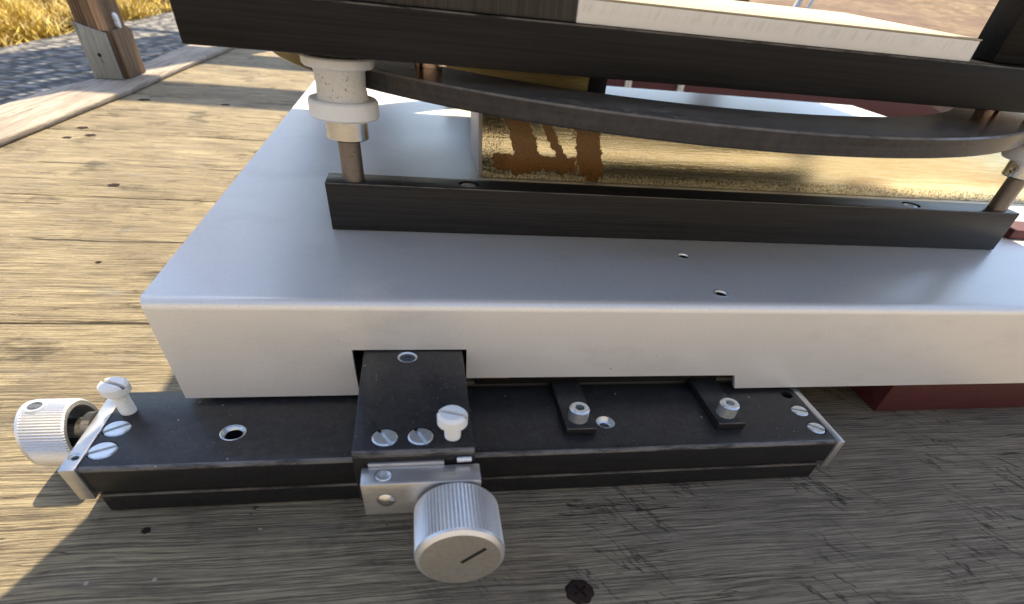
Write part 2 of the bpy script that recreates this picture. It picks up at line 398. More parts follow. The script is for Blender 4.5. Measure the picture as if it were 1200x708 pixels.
# ------------------------------------------------------------------ mesh helpers
class MB:
    def __init__(s): s.bm = bmesh.new()
    def box(s, x0, x1, y0, y1, z0, z1):
        v = [s.bm.verts.new(p) for p in ((x0,y0,z0),(x1,y0,z0),(x1,y1,z0),(x0,y1,z0),(x0,y0,z1),(x1,y0,z1),(x1,y1,z1),(x0,y1,z1))]
        for f in ((0,3,2,1),(4,5,6,7),(0,1,5,4),(1,2,6,5),(2,3,7,6),(3,0,4,7)): s.bm.faces.new([v[i] for i in f])
        return s
    def prism(s, pts, axis, a0, a1):
        """closed polygon (u,v) swept along an axis: y -> (u,y,v), x -> (x,u,v), z -> (u,v,z)"""
        def P(u, v, a): return {'y': (u, a, v), 'x': (a, u, v), 'z': (u, v, a)}[axis]
        A = [s.bm.verts.new(P(u, v, a0)) for u, v in pts]
        B = [s.bm.verts.new(P(u, v, a1)) for u, v in pts]
        n = len(pts)
        s.bm.faces.new(A); s.bm.faces.new(B[::-1])
        for i in range(n): s.bm.faces.new((A[i], B[i], B[(i+1) % n], A[(i+1) % n]))
        return s
    def lathe(s, prof, c, axis='z', n=64, rfun=None):
        """profile [(r, h)] turned round an axis through c; r = 0 closes an end"""
        rings = []
        for r, h in prof:
            if r <= 1e-6:
                pt = {'z': (c[0], c[1], c[2]+h), 'y': (c[0], c[1]+h, c[2]), 'x': (c[0]+h, c[1], c[2])}[axis]
                rings.append([s.bm.verts.new(pt)])
                continue
            ring = []
            for k in range(n):
                a = 2*math.pi*k/n
                rr = r*(rfun(k, h) if rfun else 1)
                u, v = rr*math.cos(a), rr*math.sin(a)
                ring.append(s.bm.verts.new({'z': (c[0]+u, c[1]+v, c[2]+h), 'y': (c[0]+u, c[1]+h, c[2]+v), 'x': (c[0]+h, c[1]+u, c[2]+v)}[axis]))
            rings.append(ring)
        for A, B in zip(rings, rings[1:]):
            if len(A) == 1 and len(B) == 1: continue
            for k in range(n):
                k2 = (k+1) % n
                if len(A) == 1: s.bm.faces.new((A[0], B[k], B[k2]))
                elif len(B) == 1: s.bm.faces.new((A[k], B[0], A[k2]))
                else: s.bm.faces.new((A[k], B[k], B[k2], A[k2]))
        return s
    def tube(s, a, b, r, n=16):
        a, b = Vector(a), Vector(b)
        d = (b-a).normalized()
        u = d.orthogonal().normalized(); w = d.cross(u)
        rings = [[s.bm.verts.new(p + u*r*math.cos(2*math.pi*k/n) + w*r*math.sin(2*math.pi*k/n)) for k in range(n)] for p in (a, b)]
        for k in range(n): s.bm.faces.new((rings[0][k], rings[1][k], rings[1][(k+1) % n], rings[0][(k+1) % n]))
        s.bm.faces.new(rings[0]); s.bm.faces.new(rings[1])
        return s
    def mesh(s, name, L):
        bmesh.ops.recalc_face_normals(s.bm, faces=s.bm.faces)
        for v in s.bm.verts: v.co = (v.co - Vector(L))*S
        me = bpy.data.meshes.new(name)
        s.bm.to_mesh(me); s.bm.free()
        return me

def origin(o):
    return tuple(o['_L']) if o is not None and '_L' in o else (0, 0, 0)

def obj(name, mb, mat, parent=None, L=None, bevel=0.0, seg=2, cuts=(), smooth=35, extra=()):
    """one mesh object; a child shares its parent's origin"""
    if parent is not None: L = origin(parent)
    L = L or (0, 0, 0)
    me = mb.mesh(name, L)
    me.materials.append(mat)
    for m in extra: me.materials.append(m)
    o = bpy.data.objects.new(name, me)
    COL.objects.link(o)
    o['_L'] = L
    if parent is None: o.location = Vector(L)*S
    else: o.parent = parent
    tmp = []
    if bevel:
        b = o.modifiers.new('bevel', 'BEVEL')
        b.width = bevel*S; b.segments = seg; b.limit_method = 'ANGLE'; b.angle_limit = R(40)
    for i, c in enumerate(cuts):
        cm = bpy.data.objects.new('cutter', c.mesh('cutter', L))
        COL.objects.link(cm)
        cm.parent = parent
        if parent is None: cm.location = o.location
        tmp.append(cm)
        md = o.modifiers.new('cut', 'BOOLEAN')
        md.operation = 'DIFFERENCE'; md.object = cm; md.solver = 'EXACT'
    if o.modifiers:
        bpy.context.view_layer.update()
        dg = bpy.context.evaluated_depsgraph_get()
        me2 = bpy.data.meshes.new_from_object(o.evaluated_get(dg))
        o.modifiers.clear()
        o.data = me2
        me2.name = name
        bpy.data.meshes.remove(me)
        me = me2
        for cm in tmp:
            d = cm.data
            bpy.data.objects.remove(cm); bpy.data.meshes.remove(d)
    for p in me.polygons: p.use_smooth = True
    me.set_sharp_from_angle(angle=R(smooth))
    return o

def tag(o, label=None, cat=None, group=None, kind=None):
    if label: o['label'] = label
    if cat: o['category'] = cat
    if group: o['group'] = group
    if kind: o['kind'] = kind
    return o
def thing(name, label, cat, L, group=None):
    o = bpy.data.objects.new(name, None)
    o.empty_display_size = 0.01
    COL.objects.link(o)
    o['_L'] = L
    o.location = Vector(L)*S
    return tag(o, label, cat, group)
def cyl(c, r, h0, h1, axis='z', n=48, ch=0.0):
    if ch: return MB().lathe([(0, h0), (r-ch, h0), (r, h0+ch), (r, h1-ch), (r-ch, h1), (0, h1)], c, axis, n)
    return MB().lathe([(0, h0), (r, h0), (r, h1), (0, h1)], c, axis, n)
def copy_part(src, dx, dy, dz, parent):
    """a copy of a part and its sub-parts, moved; the copies share mesh data"""
    c = src.copy(); COL.objects.link(c); c.parent = parent
    c.location = src.location + Vector((dx, dy, dz))*S
    for ch in list(src.children):
        d = ch.copy(); COL.objects.link(d); d.parent = c
    return c

def slot_cutter(c, ang, w, length, z0, z1):
    ca, sa = math.cos(ang), math.sin(ang)
    pts = [(c[0]+u*ca-v*sa, c[1]+u*sa+v*ca) for u, v in ((-length, -w), (length, -w), (length, w), (-length, w))]
    return MB().prism(pts, 'z', z0, z1)

def flat_screw(c, r, ang, parent, h=1.5, proud=0.25):
    """countersunk slotted screw head lying in its pocket"""
    mb = MB().lathe([(0, -h), (r, -h), (r, proud-0.35), (r-0.45, proud), (0, proud)], c, 'z', 40)
    return obj('screw', mb, M['zinc'], parent, cuts=[slot_cutter(c, ang, 0.16*r, r*1.4, c[2]-0.9, c[2]+2)])
def hexpts(c, r, rot=0.2):
    return [(c[0]+r*math.cos(rot+math.pi*k/3), c[1]+r*math.sin(rot+math.pi*k/3)) for k in range(6)]
def cap_screw(c, r, h, parent, rot=0.2):
    mb = MB().lathe([(0, 0), (r, 0), (r, h-0.6), (r-0.6, h), (0, h)], c, 'z', 48)
    o = obj('cap_screw', mb, M['zinc'], parent, cuts=[MB().prism(hexpts(c, r*0.50, rot), 'z', c[2]+h-2.6, c[2]+h+2)])
    obj('socket', cyl(c, r*0.52, h-2.9, h-2.5, n=24), M['dark'], o)
    return o
def nylon_screw(c, ztop, ang, parent, rs=3.1, rh=5.6, hh=4.4):
    z1 = ztop-c[2]
    th = []
    z = -1.0
    while z < z1-hh-0.5:
        th += [(rs, z), (rs-0.35, z+0.45)]
        z += 0.9
    prof = [(0, -1.0)] + th + [(rs, z1-hh-0.3), (rh-0.5, z1-hh), (rh, z1-hh+0.5), (rh, z1-0.9), (rh-0.9, z1), (0, z1)]
    o = obj('nylon_screw', MB().lathe(prof, c, 'z', 40), M['nylon_screw'], parent, cuts=[slot_cutter(c, ang, 0.75, rh*1.4, ztop-1.5, ztop+2)])
    obj('slot_floor', slot_cutter(c, ang, 0.70, rh*0.93, ztop-1.75, ztop-1.42), M['slot'], o)
    return o

# ------------------------------------------------------------------ ground, path, deck
DZ = -64.5          # deck surface
PZ = -300.0         # path beside the deck
mb = MB()
nx, ny = 70, 70
G = {}
def gx(i): return -60000 + 120000*i/nx
def gy(j): return -20000 + 140000*(j/ny)**1.5
for i in range(nx+1):
    for j in range(ny+1):
        x, y = gx(i), gy(j)
        d = math.hypot(x, y)
        rise = max(0.0, (d-7000)/30000.0)
        h = 2600*min(1, rise)**1.3 + (180*math.sin(x*.0009+1)*math.cos(y*.0006)*min(1, d/20000) if d > 6000 else 0)
        G[i, j] = mb.bm.verts.new((x, y, PZ-30+h))
for i in range(nx):
    for j in range(ny): mb.bm.faces.new((G[i, j], G[i+1, j], G[i+1, j+1], G[i, j+1]))
tag(obj('ground', mb, M['earth'], L=(0, 0, PZ)), kind='structure')
tag(obj('path', MB().box(-1620, -250, -900, 9000, PZ-60, PZ), M['setts'], L=(-900, 2000, PZ), bevel=6), kind='structure')

mb = MB()
ys = [SEAM0+PLANK*k for k in range(-3, 8)]
for k, y0 in enumerate(ys[:2] + ys[3:]):                   # the board nearest the viewer is a wider one
    w0, w1 = (y0-45, y0+PLANK-45) if k < 2 else (y0, y0+PLANK)
    mb.box(-330, 1600, w0+0.9, w1-0.9, DZ-38, DZ)
mb.box(-330, 1600, SEAM0-PLANK-44, SEAM0-0.9, DZ-38, DZ)
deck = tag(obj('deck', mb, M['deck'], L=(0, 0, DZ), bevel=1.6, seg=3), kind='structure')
obj('deck_joist', MB().box(-325, 1590, SEAM0-3*PLANK+5, SEAM0+8*PLANK-5, DZ-130, DZ-40), M['under'], deck)
def nail(x, y, r, mat, sx=1.0, dz=0.15):
    o = obj('nail_head', MB().lathe([(0, -2), (r, -2), (r, dz), (r*0.6, dz+r*.06), (0, dz+r*.03)], (x, y, DZ), 'z', 14, lambda k, h: 1+0.16*math.sin(k*2.3+x)), mat, deck)
    return o
t = NT('rusty_nail')
M['nail'] = t.set(t.mix(t.noise(scale=0.8, detail=4), (0.010, 0.008, 0.007), (0.04, 0.024, 0.018)), 0.85, **{'Specular IOR Level': 0.1})
for x, y, r in ((-13.6, -39.7, 1.5), (-269, 541, 5.5), (-250, 512, 5.0), (-169, 353, 4.5), (-262, 703, 7), (-163, 705, 5.5), (-266, 498, 4.0), (-191, 180, 2.0), (-120, 195, 1.8)):
    nail(93.8+.964*(x-93.8), -170.3+.964*(y+170.3), r, M['nail'])
o = obj('deck_screw', MB().lathe([(0, -2), (5.0, -2), (5.0, 0.3), (4.2, 0.9), (0, 1.1)], (141.6, -83.6, DZ), 'z', 28, lambda k, h: 1+0.06*math.sin(k*1.7)), M['nail'], deck,
        cuts=[slot_cutter((141.6, -83.6), 0.6, 0.5, 2.6, DZ+0.3, DZ+3), slot_cutter((141.6, -83.6), 0.6+math.pi/2, 0.5, 2.6, DZ+0.3, DZ+3)])

# curb along the deck edge, slightly bowed
mb = MB()
inn = [(-292, -600), (-287, 424), (-280, 576), (-272.5, 702), (-270, 892), (-266, 1010), (-262, 1133), (-256, 1705)]
out = [(-334, 1705), (-331, 1114), (-327, 924), (-335.5, 753), (-351.5, 674), (-354, 567), (-358, 186), (-358, -600)]
mb.prism(inn+out, 'z', DZ+0.4, DZ+5.6)
tag(obj('curb', mb, M['curb'], L=(-300, 500, DZ), bevel=1.6, seg=3), kind='structure')

# wooden post standing on the curb
post = thing('wooden_post', 'square brown wooden post with pale grey board on its front, standing on the deck curb', 'post', (-318, 795, DZ+5.6))
zc = DZ+5.8
obj('post_shaft', MB().prism([(-332.6, 758.5), (-308.5, 758.5), (-300.5, 766.5), (-300.5, 824), (-332.6, 824)], 'z', zc, 500), M['post'], post, bevel=1.2)
obj('faded_board', MB().prism([(-334.5, zc+0.3), (-300.6, zc+0.3), (-300.6, -12), (-334.5, -3)], 'y', 754, 758.3), M['post_pale'], post, bevel=0.8)
obj('side_board', MB().prism([(767, zc+0.3), (828, zc+0.3), (828, -14), (817, -8), (767, -11)], 'x', -300.3, -295.6), M['post'], post, bevel=0.8)
obj('chamfer_strip', MB().prism([(-308.3, 757.9), (-306.6, 756.2), (-299.1, 763.5), (-300.3, 766)], 'z', -10, 500), M['post_cut'], post, bevel=0.4)
obj('white_bracket', MB().lathe([(0, -2.5), (3.8, -2.5), (4.4, 0), (3.8, 2.5), (0, 2.5)], (-298.5, 797, -2.5), 'x', 24, lambda k, h: 1+0.9*abs(math.sin(2*math.pi*k/24))), M['enamel'], post, bevel=0.5)
obj('nail', cyl((-317, 753.9, -34), 2.0, -0.8, 0.3, 'y', 16), M['nail'], post)

# dry grass beyond the path
def grass():
    verts, faces, tint = [], [], []
    rnd = random.Random(3)
    def blade(x, y, z, h, lean, ang, w, tn):
        ca, sa = math.cos(ang), math.sin(ang)
        i = len(verts)
        mx, my = x+lean*0.35*ca, y+lean*0.35*sa
        tx, ty = x+lean*ca, y+lean*sa
        verts.extend([(x-w*sa, y+w*ca, z), (x+w*sa, y-w*ca, z), (mx+w*.8*sa, my-w*.8*ca, z+h*.6), (mx-w*.8*sa, my+w*.8*ca, z+h*.6), (tx, ty, z+h)])
        faces.append((i, i+1, i+2, i+3)); faces.append((i+3, i+2, i+4))
        tint.extend([tn*.7, tn])
    for _ in range(3000):
        x = -1640 - abs(rnd.gauss(0, 1))*3200
        y = rnd.uniform(1500, 12000)
        if x < -9000: continue
        k = rnd.uniform(0.6, 1.5)
        base = min(1, max(0, rnd.gauss(0.55, 0.28)))
        for _b in range(60):
            r = abs(rnd.gauss(0, 90))*k; a = rnd.uniform(0, 6.283)
            bx = x+r*math.cos(a)
            if bx > -1600: bx = -1600-rnd.uniform(0, 60)
            blade(bx, y+r*math.sin(a), PZ-32, rnd.uniform(40, 130)*k*(1-.003*r), rnd.uniform(20, 150), rnd.uniform(0, 6.283), rnd.uniform(2.5, 6), min(1, max(0, base+rnd.gauss(0, .18))))
    me = bpy.data.meshes.new('grass')
    me.from_pydata([(a*S, b*S, c*S) for a, b, c in verts], [], faces)
    at = me.attributes.new('tint', 'FLOAT', 'FACE')
    at.data.foreach_set('value', tint)
    me.materials.append(M['grass'])
    o = bpy.data.objects.new('grass', me)
    COL.objects.link(o)
    tag(o, 'golden dry grass in tufts beyond the stone path', 'grass', kind='stuff')
grass()

# unseen slatted frame, added above the view to shade the path
pg = thing('path_shade_slats', 'unseen wooden slats added overhead to shade the path', 'shade slats', (-300, 5000, PZ))
for y in (2600, 4600):
    obj('post', MB().box(-175, -85, y-45, y+45, PZ-30, 1478), M['beam'], pg, bevel=4)
    obj('beam', MB().box(-1330, 30, y-40, y+40, 1480, 1600), M['beam'], pg, bevel=4)
xs = -1330
while xs < -20:
    w = random.uniform(105, 150)
    dx = math.tan(SUN_AZ)*2500
    obj('shade_slat', MB().prism([(xs-dx/2+60, 2350), (xs+w-dx/2+60, 2350), (xs+w+dx/2+60, 4850), (xs+dx/2+60, 4850)], 'z', 1601, 1625), M['beam'], pg)
    xs += w + random.choice((6, 8, 95, 10, 10))

# unseen beams past the deck's far end, added to cast the two shadow bands
rl = thing('band_shade_beams', 'unseen wooden beams added beyond view to cast shadow bands on the deck', 'shade beams', (300, 1500, DZ))
for x in (-150, 900):
    obj('post', MB().box(x-30, x+30, 1470, 1530, DZ+0.2, 1780), M['beam'], rl, bevel=2)
for z0, z1 in ((720, 1000), (1480, 1760)):
    obj('rail', MB().box(-240, 1400, 1440, 1469.5, z0, z1), M['beam'], rl, bevel=2)

# cabin wall behind the viewer: sunlit, mirrored in the brass face and throwing warm light on the shaded fronts
M['cabin'] = wood('pale_cabin_boards', (0.46, 0.43, 0.375), (0.68, 0.64, 0.565), 180.0, 0.0, along='x', grain=0.12, bump=0.3)
cw = thing('cabin_wall', 'pale board wall of the cabin facing the deck', 'wall', (0, -2600, PZ))
zz = PZ-30
while zz < 1900:
    obj('wall_board', MB().box(-6500, 6500, -2690, -2600, zz, zz+176), M['cabin'], cw, bevel=5)
    zz += 180

# ------------------------------------------------------------------ red supports
tag(obj('red_support', MB().box(328.5, 640, 11, 130, DZ+0.2, -43.2), M['red'], L=(480, 70, DZ), bevel=1.0),
    'dark red painted wooden block on the deck under the right end of the pale housing', 'wooden block')
rb = thing('red_support', 'long red painted block with two pale bolts behind the pale housing', 'wooden block', (540, 930, DZ))
obj('block', MB().box(352, 1150, 880, 990, DZ+0.2, -20), M['red'], rb, bevel=1.5)
for x in (452, 548):
    obj('bolt', cyl((x, 876, -42), 6.5, -9, 26, 'z', 20, 1.0), M['zinc'], rb)
tag(obj('red_stop', MB().prism([(424.5, 84), (462, 82), (463, 100), (426, 101)], 'z', 0.2, 5.0), M['red'], L=(444, 92, 0), bevel=0.7),
    'small dark red block lying on the pale housing right of the long black bar', 'block')

# ------------------------------------------------------------------ pale housing
HX1 = 640.0
hs = thing('pale_housing', 'pale grey folded aluminium housing with two notches in its front, resting on red blocks', 'housing', (300, 200, -43))
rr = 3.6
n = 8
arc = lambda r: [(rr - r*math.cos(a*math.pi/2/n), -rr + r*math.sin(a*math.pi/2/n)) for a in range(n+1)]
# one folded sheet (front panel, bend, top, rear panel) and its two side panels
mb = MB().prism([(0, -39.4)] + arc(rr) + [(546, 0), (546, -39.4), (543.8, -39.4), (543.8, -2.2)] + arc(rr-2.2)[::-1] + [(2.2, -39.4)], 'x', 0, HX1)
mb.box(0.03, 2.2, 2.26, 543.7, -39.4, -2.26)
mb.box(HX1-2.2, HX1-0.03, 2.26, 543.7, -39.4, -2.26)
notches = [MB().prism([(64.8, -50), (64.8, -18.9), (107.9, -18.9), (107.9, -50)], 'y', -5, 3.2),
           MB().prism([(107.8, -50), (107.8, -31.9), (227.3, -32.4), (234.5, -50)], 'y', -5, 3.25)]
def hole(x, y, z, r, depth): return cyl((x, y, z), r, -depth, 5, n=32)
obj('shell', mb, M['skin'], hs, cuts=[hole(210.6, 47.8, 0, 2.6, 6), hole(211.9, 10.3, 0, 2.6, 6)]+notches, smooth=50)
for x, y in ((210.6, 47.8), (211.9, 10.3)):
    ins = MB().lathe([(2.4, -0.6), (2.62, -0.6), (3.15, 0.05), (2.95, 0.22), (2.6, 0.05), (2.4, -0.6)], (x, y, 0), 'z', 32)
    hh = obj('threaded_hole', ins, M['zinc'], hs)
    obj('bore', MB().lathe([(2.28, -2.25), (2.58, -2.25), (2.58, -0.62), (2.28, -0.62), (2.28, -2.25)], (x, y, 0), 'z', 32), M['dark'], hh)  # near-black lining paints the shade inside the hole
    obj('hole_bottom', cyl((x, y, 0), 2.5, -2.9, -2.3), M['dark'], hs)
obj('base_plate', MB().box(4, 372, 9, 400, -43.0, -39.8), M['under'], hs, bevel=0.5)
obj('inner_frame', MB().box(20, 600, 30, 60, -39.6, -3), M['black'], hs, bevel=0.6)
obj('slide_bearing', MB().box(112, 224, 6, 29, -39.6, -25), M['black'], hs, bevel=0.8)
obj('brass_shim', MB().box(108.4, 126, 2.4, 5.6, -34, -31.2), M['brass'], hs)
for x in (150, 213):
    obj('bearing_screw', cyl((x, 3.4, -30.8), 3.2, -0.8, 0.6), M['zinc'], hs)

# ------------------------------------------------------------------ sliding rail with its left knob
rail = thing('black_rail', 'long black anodised rail with silver end plates in front of the pale housing', 'rail', (118, -16, -64))
sl = [(-19.1, -15.3, 4.4, 0.6), (-19.3, -27.1, 4.4, 0.45)]
sr = [(256.0, -27.4, 3.7, -0.7), (255.2, -15.4, 3.7, -0.35)]
cuts = [cyl((x, y, -41), r+0.35, -1.7, 3) for x, y, r, a in sl+sr]
cuts += [cyl((20.9, -19.5, -41), 3.9, -8, 3), cyl((163.6, -19.6, -41), 3.6, -7, 3), cyl((255.4, -3.8, -41), 2.6, -6, 3)]
up = [(-36.5, -52), (-36.5, -42.4), (-36.1, -41.4), (-35.1, -41), (7, -41), (7, -52)]
obj('rail_body', MB().prism(up, 'x', -23.7, 260.3), M['black'], rail, cuts=cuts, bevel=0.35)
obj('groove', MB().box(-23.2, 259.8, -33.2, 6, -55.6, -52.1), M['dark'], rail)
obj('lower_body', MB().box(-24.6, 261.5, -34.4, 6.5, -64.2, -55.7), M['black'], rail, bevel=0.7)
ep = obj('end_plate', MB().box(-28.8, -23.8, -37.2, 5, -54.6, -40.6), M['alu'], rail, bevel=0.4, cuts=[cyl((-26.3, -30.5, -40.6), 1.9, -4, 2, n=24)])
obj('set_screw', MB().lathe([(1.15, -1.6), (1.85, -1.6), (1.85, -0.1), (1.15, -0.5), (1.15, -1.6)], (-26.3, -30.5, -40.6), 'z', 24), M['zinc'], ep)
obj('socket', cyl((-26.3, -30.5, -40.6), 1.6, -2.2, -1.7), M['dark'], ep)
obj('end_plate', MB().box(260.4, 263.4, -37.2, 5, -55, -40.7), M['alu'], rail, bevel=0.4)
for x, y, r, a in sl: flat_screw((x, y, -41), r, a, rail)
for x, y, r, a in sr: flat_screw((x, y, -41), r, a, rail)
h = obj('bolt_hole', MB().lathe([(3.0, -1.2), (3.9, -1.2), (4.5, 0.05), (4.2, 0.16), (3.3, -0.6), (3.0, -1.2)], (20.9, -19.5, -41), 'z', 40), M['zinc'], rail)
obj('hole_bottom', cyl((20.9, -19.5, -41), 3.7, -7.6, -6.8), M['dark'], h)
h = obj('bolt_hole', MB().lathe([(2.2, -4.5), (3.55, -4.5), (3.9, 0.05), (3.6, 0.16), (2.9, -1.6), (2.2, -2.2), (2.2, -4.5)], (163.6, -19.6, -41), 'z', 40), M['zinc'], rail)
obj('hole_bottom', cyl((163.6, -19.6, -41), 3.4, -6.6, -5.6), M['dark'], h)
nylon_screw((-18.8, -5.2, -41), -28.4, -0.45, rail, rs=2.8, rh=4.8, hh=4.0)
# clamp tongues holding the rail to the housing
cl = obj('clamp', MB().box(145, 157.4, -27.4, 12, -40.95, -37.5), M['black'], rail, bevel=0.4)
cap_screw((151.0, -20.6, -37.5), 4.1, 5.2, cl)
c2 = copy_part(cl, 64.6, 0.6, 0, rail)

def knurl(nt, depth):
    return lambda k, h: 1.0 + depth*(0.5-0.5*math.cos(2*math.pi*k*nt/(nt*6)))-depth
def knob(name, c, r, h0, h1, axis, parent, nt, face, hollow=False):
    """knurled hand wheel; h0 is the far end, h1 the outer face"""
    n = nt*6
    sgn = 1 if h1 > h0 else -1
    e = 1.9*sgn
    kn = lambda k, h: (1-0.036*(0.5+0.5*math.cos(2*math.pi*k/6))) if (min(h0, h1)+0.2 < h < max(h0, h1)-0.2 and abs(h-h1) > 2.0) else 1.0
    prof = [(r-2.2, h0), (r-0.7, h0), (r, h0+0.7*sgn), (r, h1-2.2*sgn), (r-0.15, h1-1.9*sgn), (r-0.3, h1-0.9*sgn), (r-1.5, h1), (0, h1)]
    prof = ([(0, h0+9*sgn), (r-2.4, h0+9*sgn)] if hollow else [(0, h0)]) + prof
    o = obj(name, MB().lathe(prof, c, axis, n, kn), M['alu_white'], parent, smooth=28, extra=[face])
    for p in o.data.polygons:
        ctr = p.center/S
        a = {'x': ctr.x, 'y': ctr.y, 'z': ctr.z}[axis] + {'x': origin(o)[0]-c[0], 'y': origin(o)[1]-c[1], 'z': origin(o)[2]-c[2]}[axis]
        if abs(a-h1) < 0.02: p.material_index = 1
    return o
lk = knob('knob', (0, -9.5, -47), 12.4, -34.0, -49.8, 'x', rail, 74, M['alu_white'], True)
hub = obj('hub', MB().lathe([(0, -45), (5.5, -45), (5.5, -31.5), (7.5, -31.5), (7.5, -28.9), (0, -28.9)], (0, -9.5, -47), 'x', 40), M['black'], lk)
obj('hole_rim', MB().lathe([(2.3, 11.3), (3.6, 11.9), (3.4, 12.5), (2.3, 12.35), (2.3, 11.3)], (-44.5, -9.5, -47), 'z', 28), M['zinc'], lk)
obj('grub_hole', cyl((-44.5, -9.5, -47), 2.4, 11.0, 12.3, n=24), M['dark'], lk)

# ------------------------------------------------------------------ carriage with its front knob
ca = thing('black_carriage', 'square black carriage on the rail with a large knurled knob and aluminium bracket', 'carriage', (88, -30, -41))
cs = [(78.6, -50.2, 4.0, -1.05), (89.6, -50.2, 4.0, -1.15)]
cuts = [cyl((x, y, -19.3), r+0.35, -1.7, 3) for x, y, r, a in cs] + [cyl((85.3, -4.6, -19.3), 3.2, -9, 3)]
obj('block', MB().prism([(-57.6, -40.2), (-57.6, -21.0), (-57.2, -19.8), (-56.2, -19.3), (14, -19.3), (14, -40.2)], 'x', 69.0, 106.2), M['black'], ca, cuts=cuts, bevel=0.5)
for x, y, r, a in cs: flat_screw((x, y, -19.3), r, a, ca)
h = obj('threaded_hole', MB().lathe([(2.3, -6), (3.15, -6), (3.6, 0.05), (3.3, 0.14), (2.9, -0.9), (2.35, -1.2), (2.75, -1.9), (2.35, -2.3), (2.75, -2.9), (2.3, -3.4), (2.3, -6)], (85.3, -4.6, -19.3), 'z', 40), M['thread'], ca)
obj('hole_rim', MB().lathe([(2.9, -0.3), (3.15, -0.3), (3.65, 0.06), (3.35, 0.2), (2.9, -0.3)], (85.3, -4.6, -19.3), 'z', 40), M['zinc'], h)
obj('hole_bottom', cyl((85.3, -4.6, -19.3), 3.1, -8.6, -7.8), M['dark'], h)
nylon_screw((99.6, -50.6, -19.3), -10.0, -0.35, ca, rs=2.6, rh=4.7, hh=4.2)
obj('shim', MB().box(73.5, 96.5, -58.8, -57.7, -27, -22.6), M['alu'], ca, bevel=0.15)
br = obj('bracket', MB().box(71.6, 107.4, -66.4, -58.9, -37.2, -23.7), M['alu'], ca, bevel=0.35,
         cuts=[cyl((78.2, -62.4, -23.7), 2.7, -1.0, 2, n=32), cyl((78.4, -66.4, -30.6), 2.8, -1.5, 1.1, 'y', 32)])
b = obj('bolt', MB().lathe([(1.3, -1.4), (2.55, -1.4), (2.55, -0.3), (2.2, 0.1), (1.3, -0.1), (1.3, -1.4)], (78.2, -62.4, -23.7), 'z', 32), M['zinc'], br)
obj('socket', MB().prism(hexpts((78.2, -62.4), 1.5), 'z', -25.6, -24.9), M['dark'], b)
obj('pin', MB().lathe([(0, 1.0), (2.65, 1.0), (2.65, -0.1), (1.9, -0.7), (0, -1.0)], (78.4, -66.4, -30.6), 'y', 32), M['nickel'], br)
obj('spring_pin', MB().tube((100.5, -58.3, -22.4), (105.0, -58.3, -22.2), 0.9), M['zinc'], ca)
fk = knob('knob', (99.7, 0, -35.6), 13.3, -67.6, -87.0, 'y', ca, 72, M['knob_face'])
sa = math.atan2(6.3, 7.2)
ca_, sa_ = math.cos(sa), math.sin(sa)
mid = (103.4, -33.7)
obj('slot', MB().prism([(mid[0]+u*ca_-v*sa_, mid[1]+u*sa_+v*ca_) for u, v in ((-4.7, -0.62), (4.7, -0.62), (4.7, 0.62), (-4.7, 0.62))], 'y', -87.06, -86.6), M['dark'], fk)

# ------------------------------------------------------------------ brass block behind the bar
bb = thing('brass_block', 'brass faced block with amber lacquer runs, behind the long black bar', 'block', (320, 183, 0))
TILT = math.tan(R(11.0))
def lean(mb):
    for v in mb.bm.verts: v.co.y += v.co.z*TILT
    return mb
obj('body', lean(MB().box(126.3, 525, 157.6, 211, 0.2, 30)), M['side'], bb, bevel=0.4)
obj('brass_face', lean(MB().box(128.2, 525, 155.2, 157.5, 0.2, 30)), M['brass'], bb, bevel=0.25)

ob_ = thing('olive_block', 'small olive brass block with a black end plate behind the ring', 'block', (180, 430, 0))
obj('body', MB().box(120, 252, 400, 470, 0.2, 24), M['olive'], ob_, bevel=0.5)
obj('end_plate', MB().box(252.2, 268, 398, 472, 0.2, 23), M['dark'], ob_, bevel=0.4)

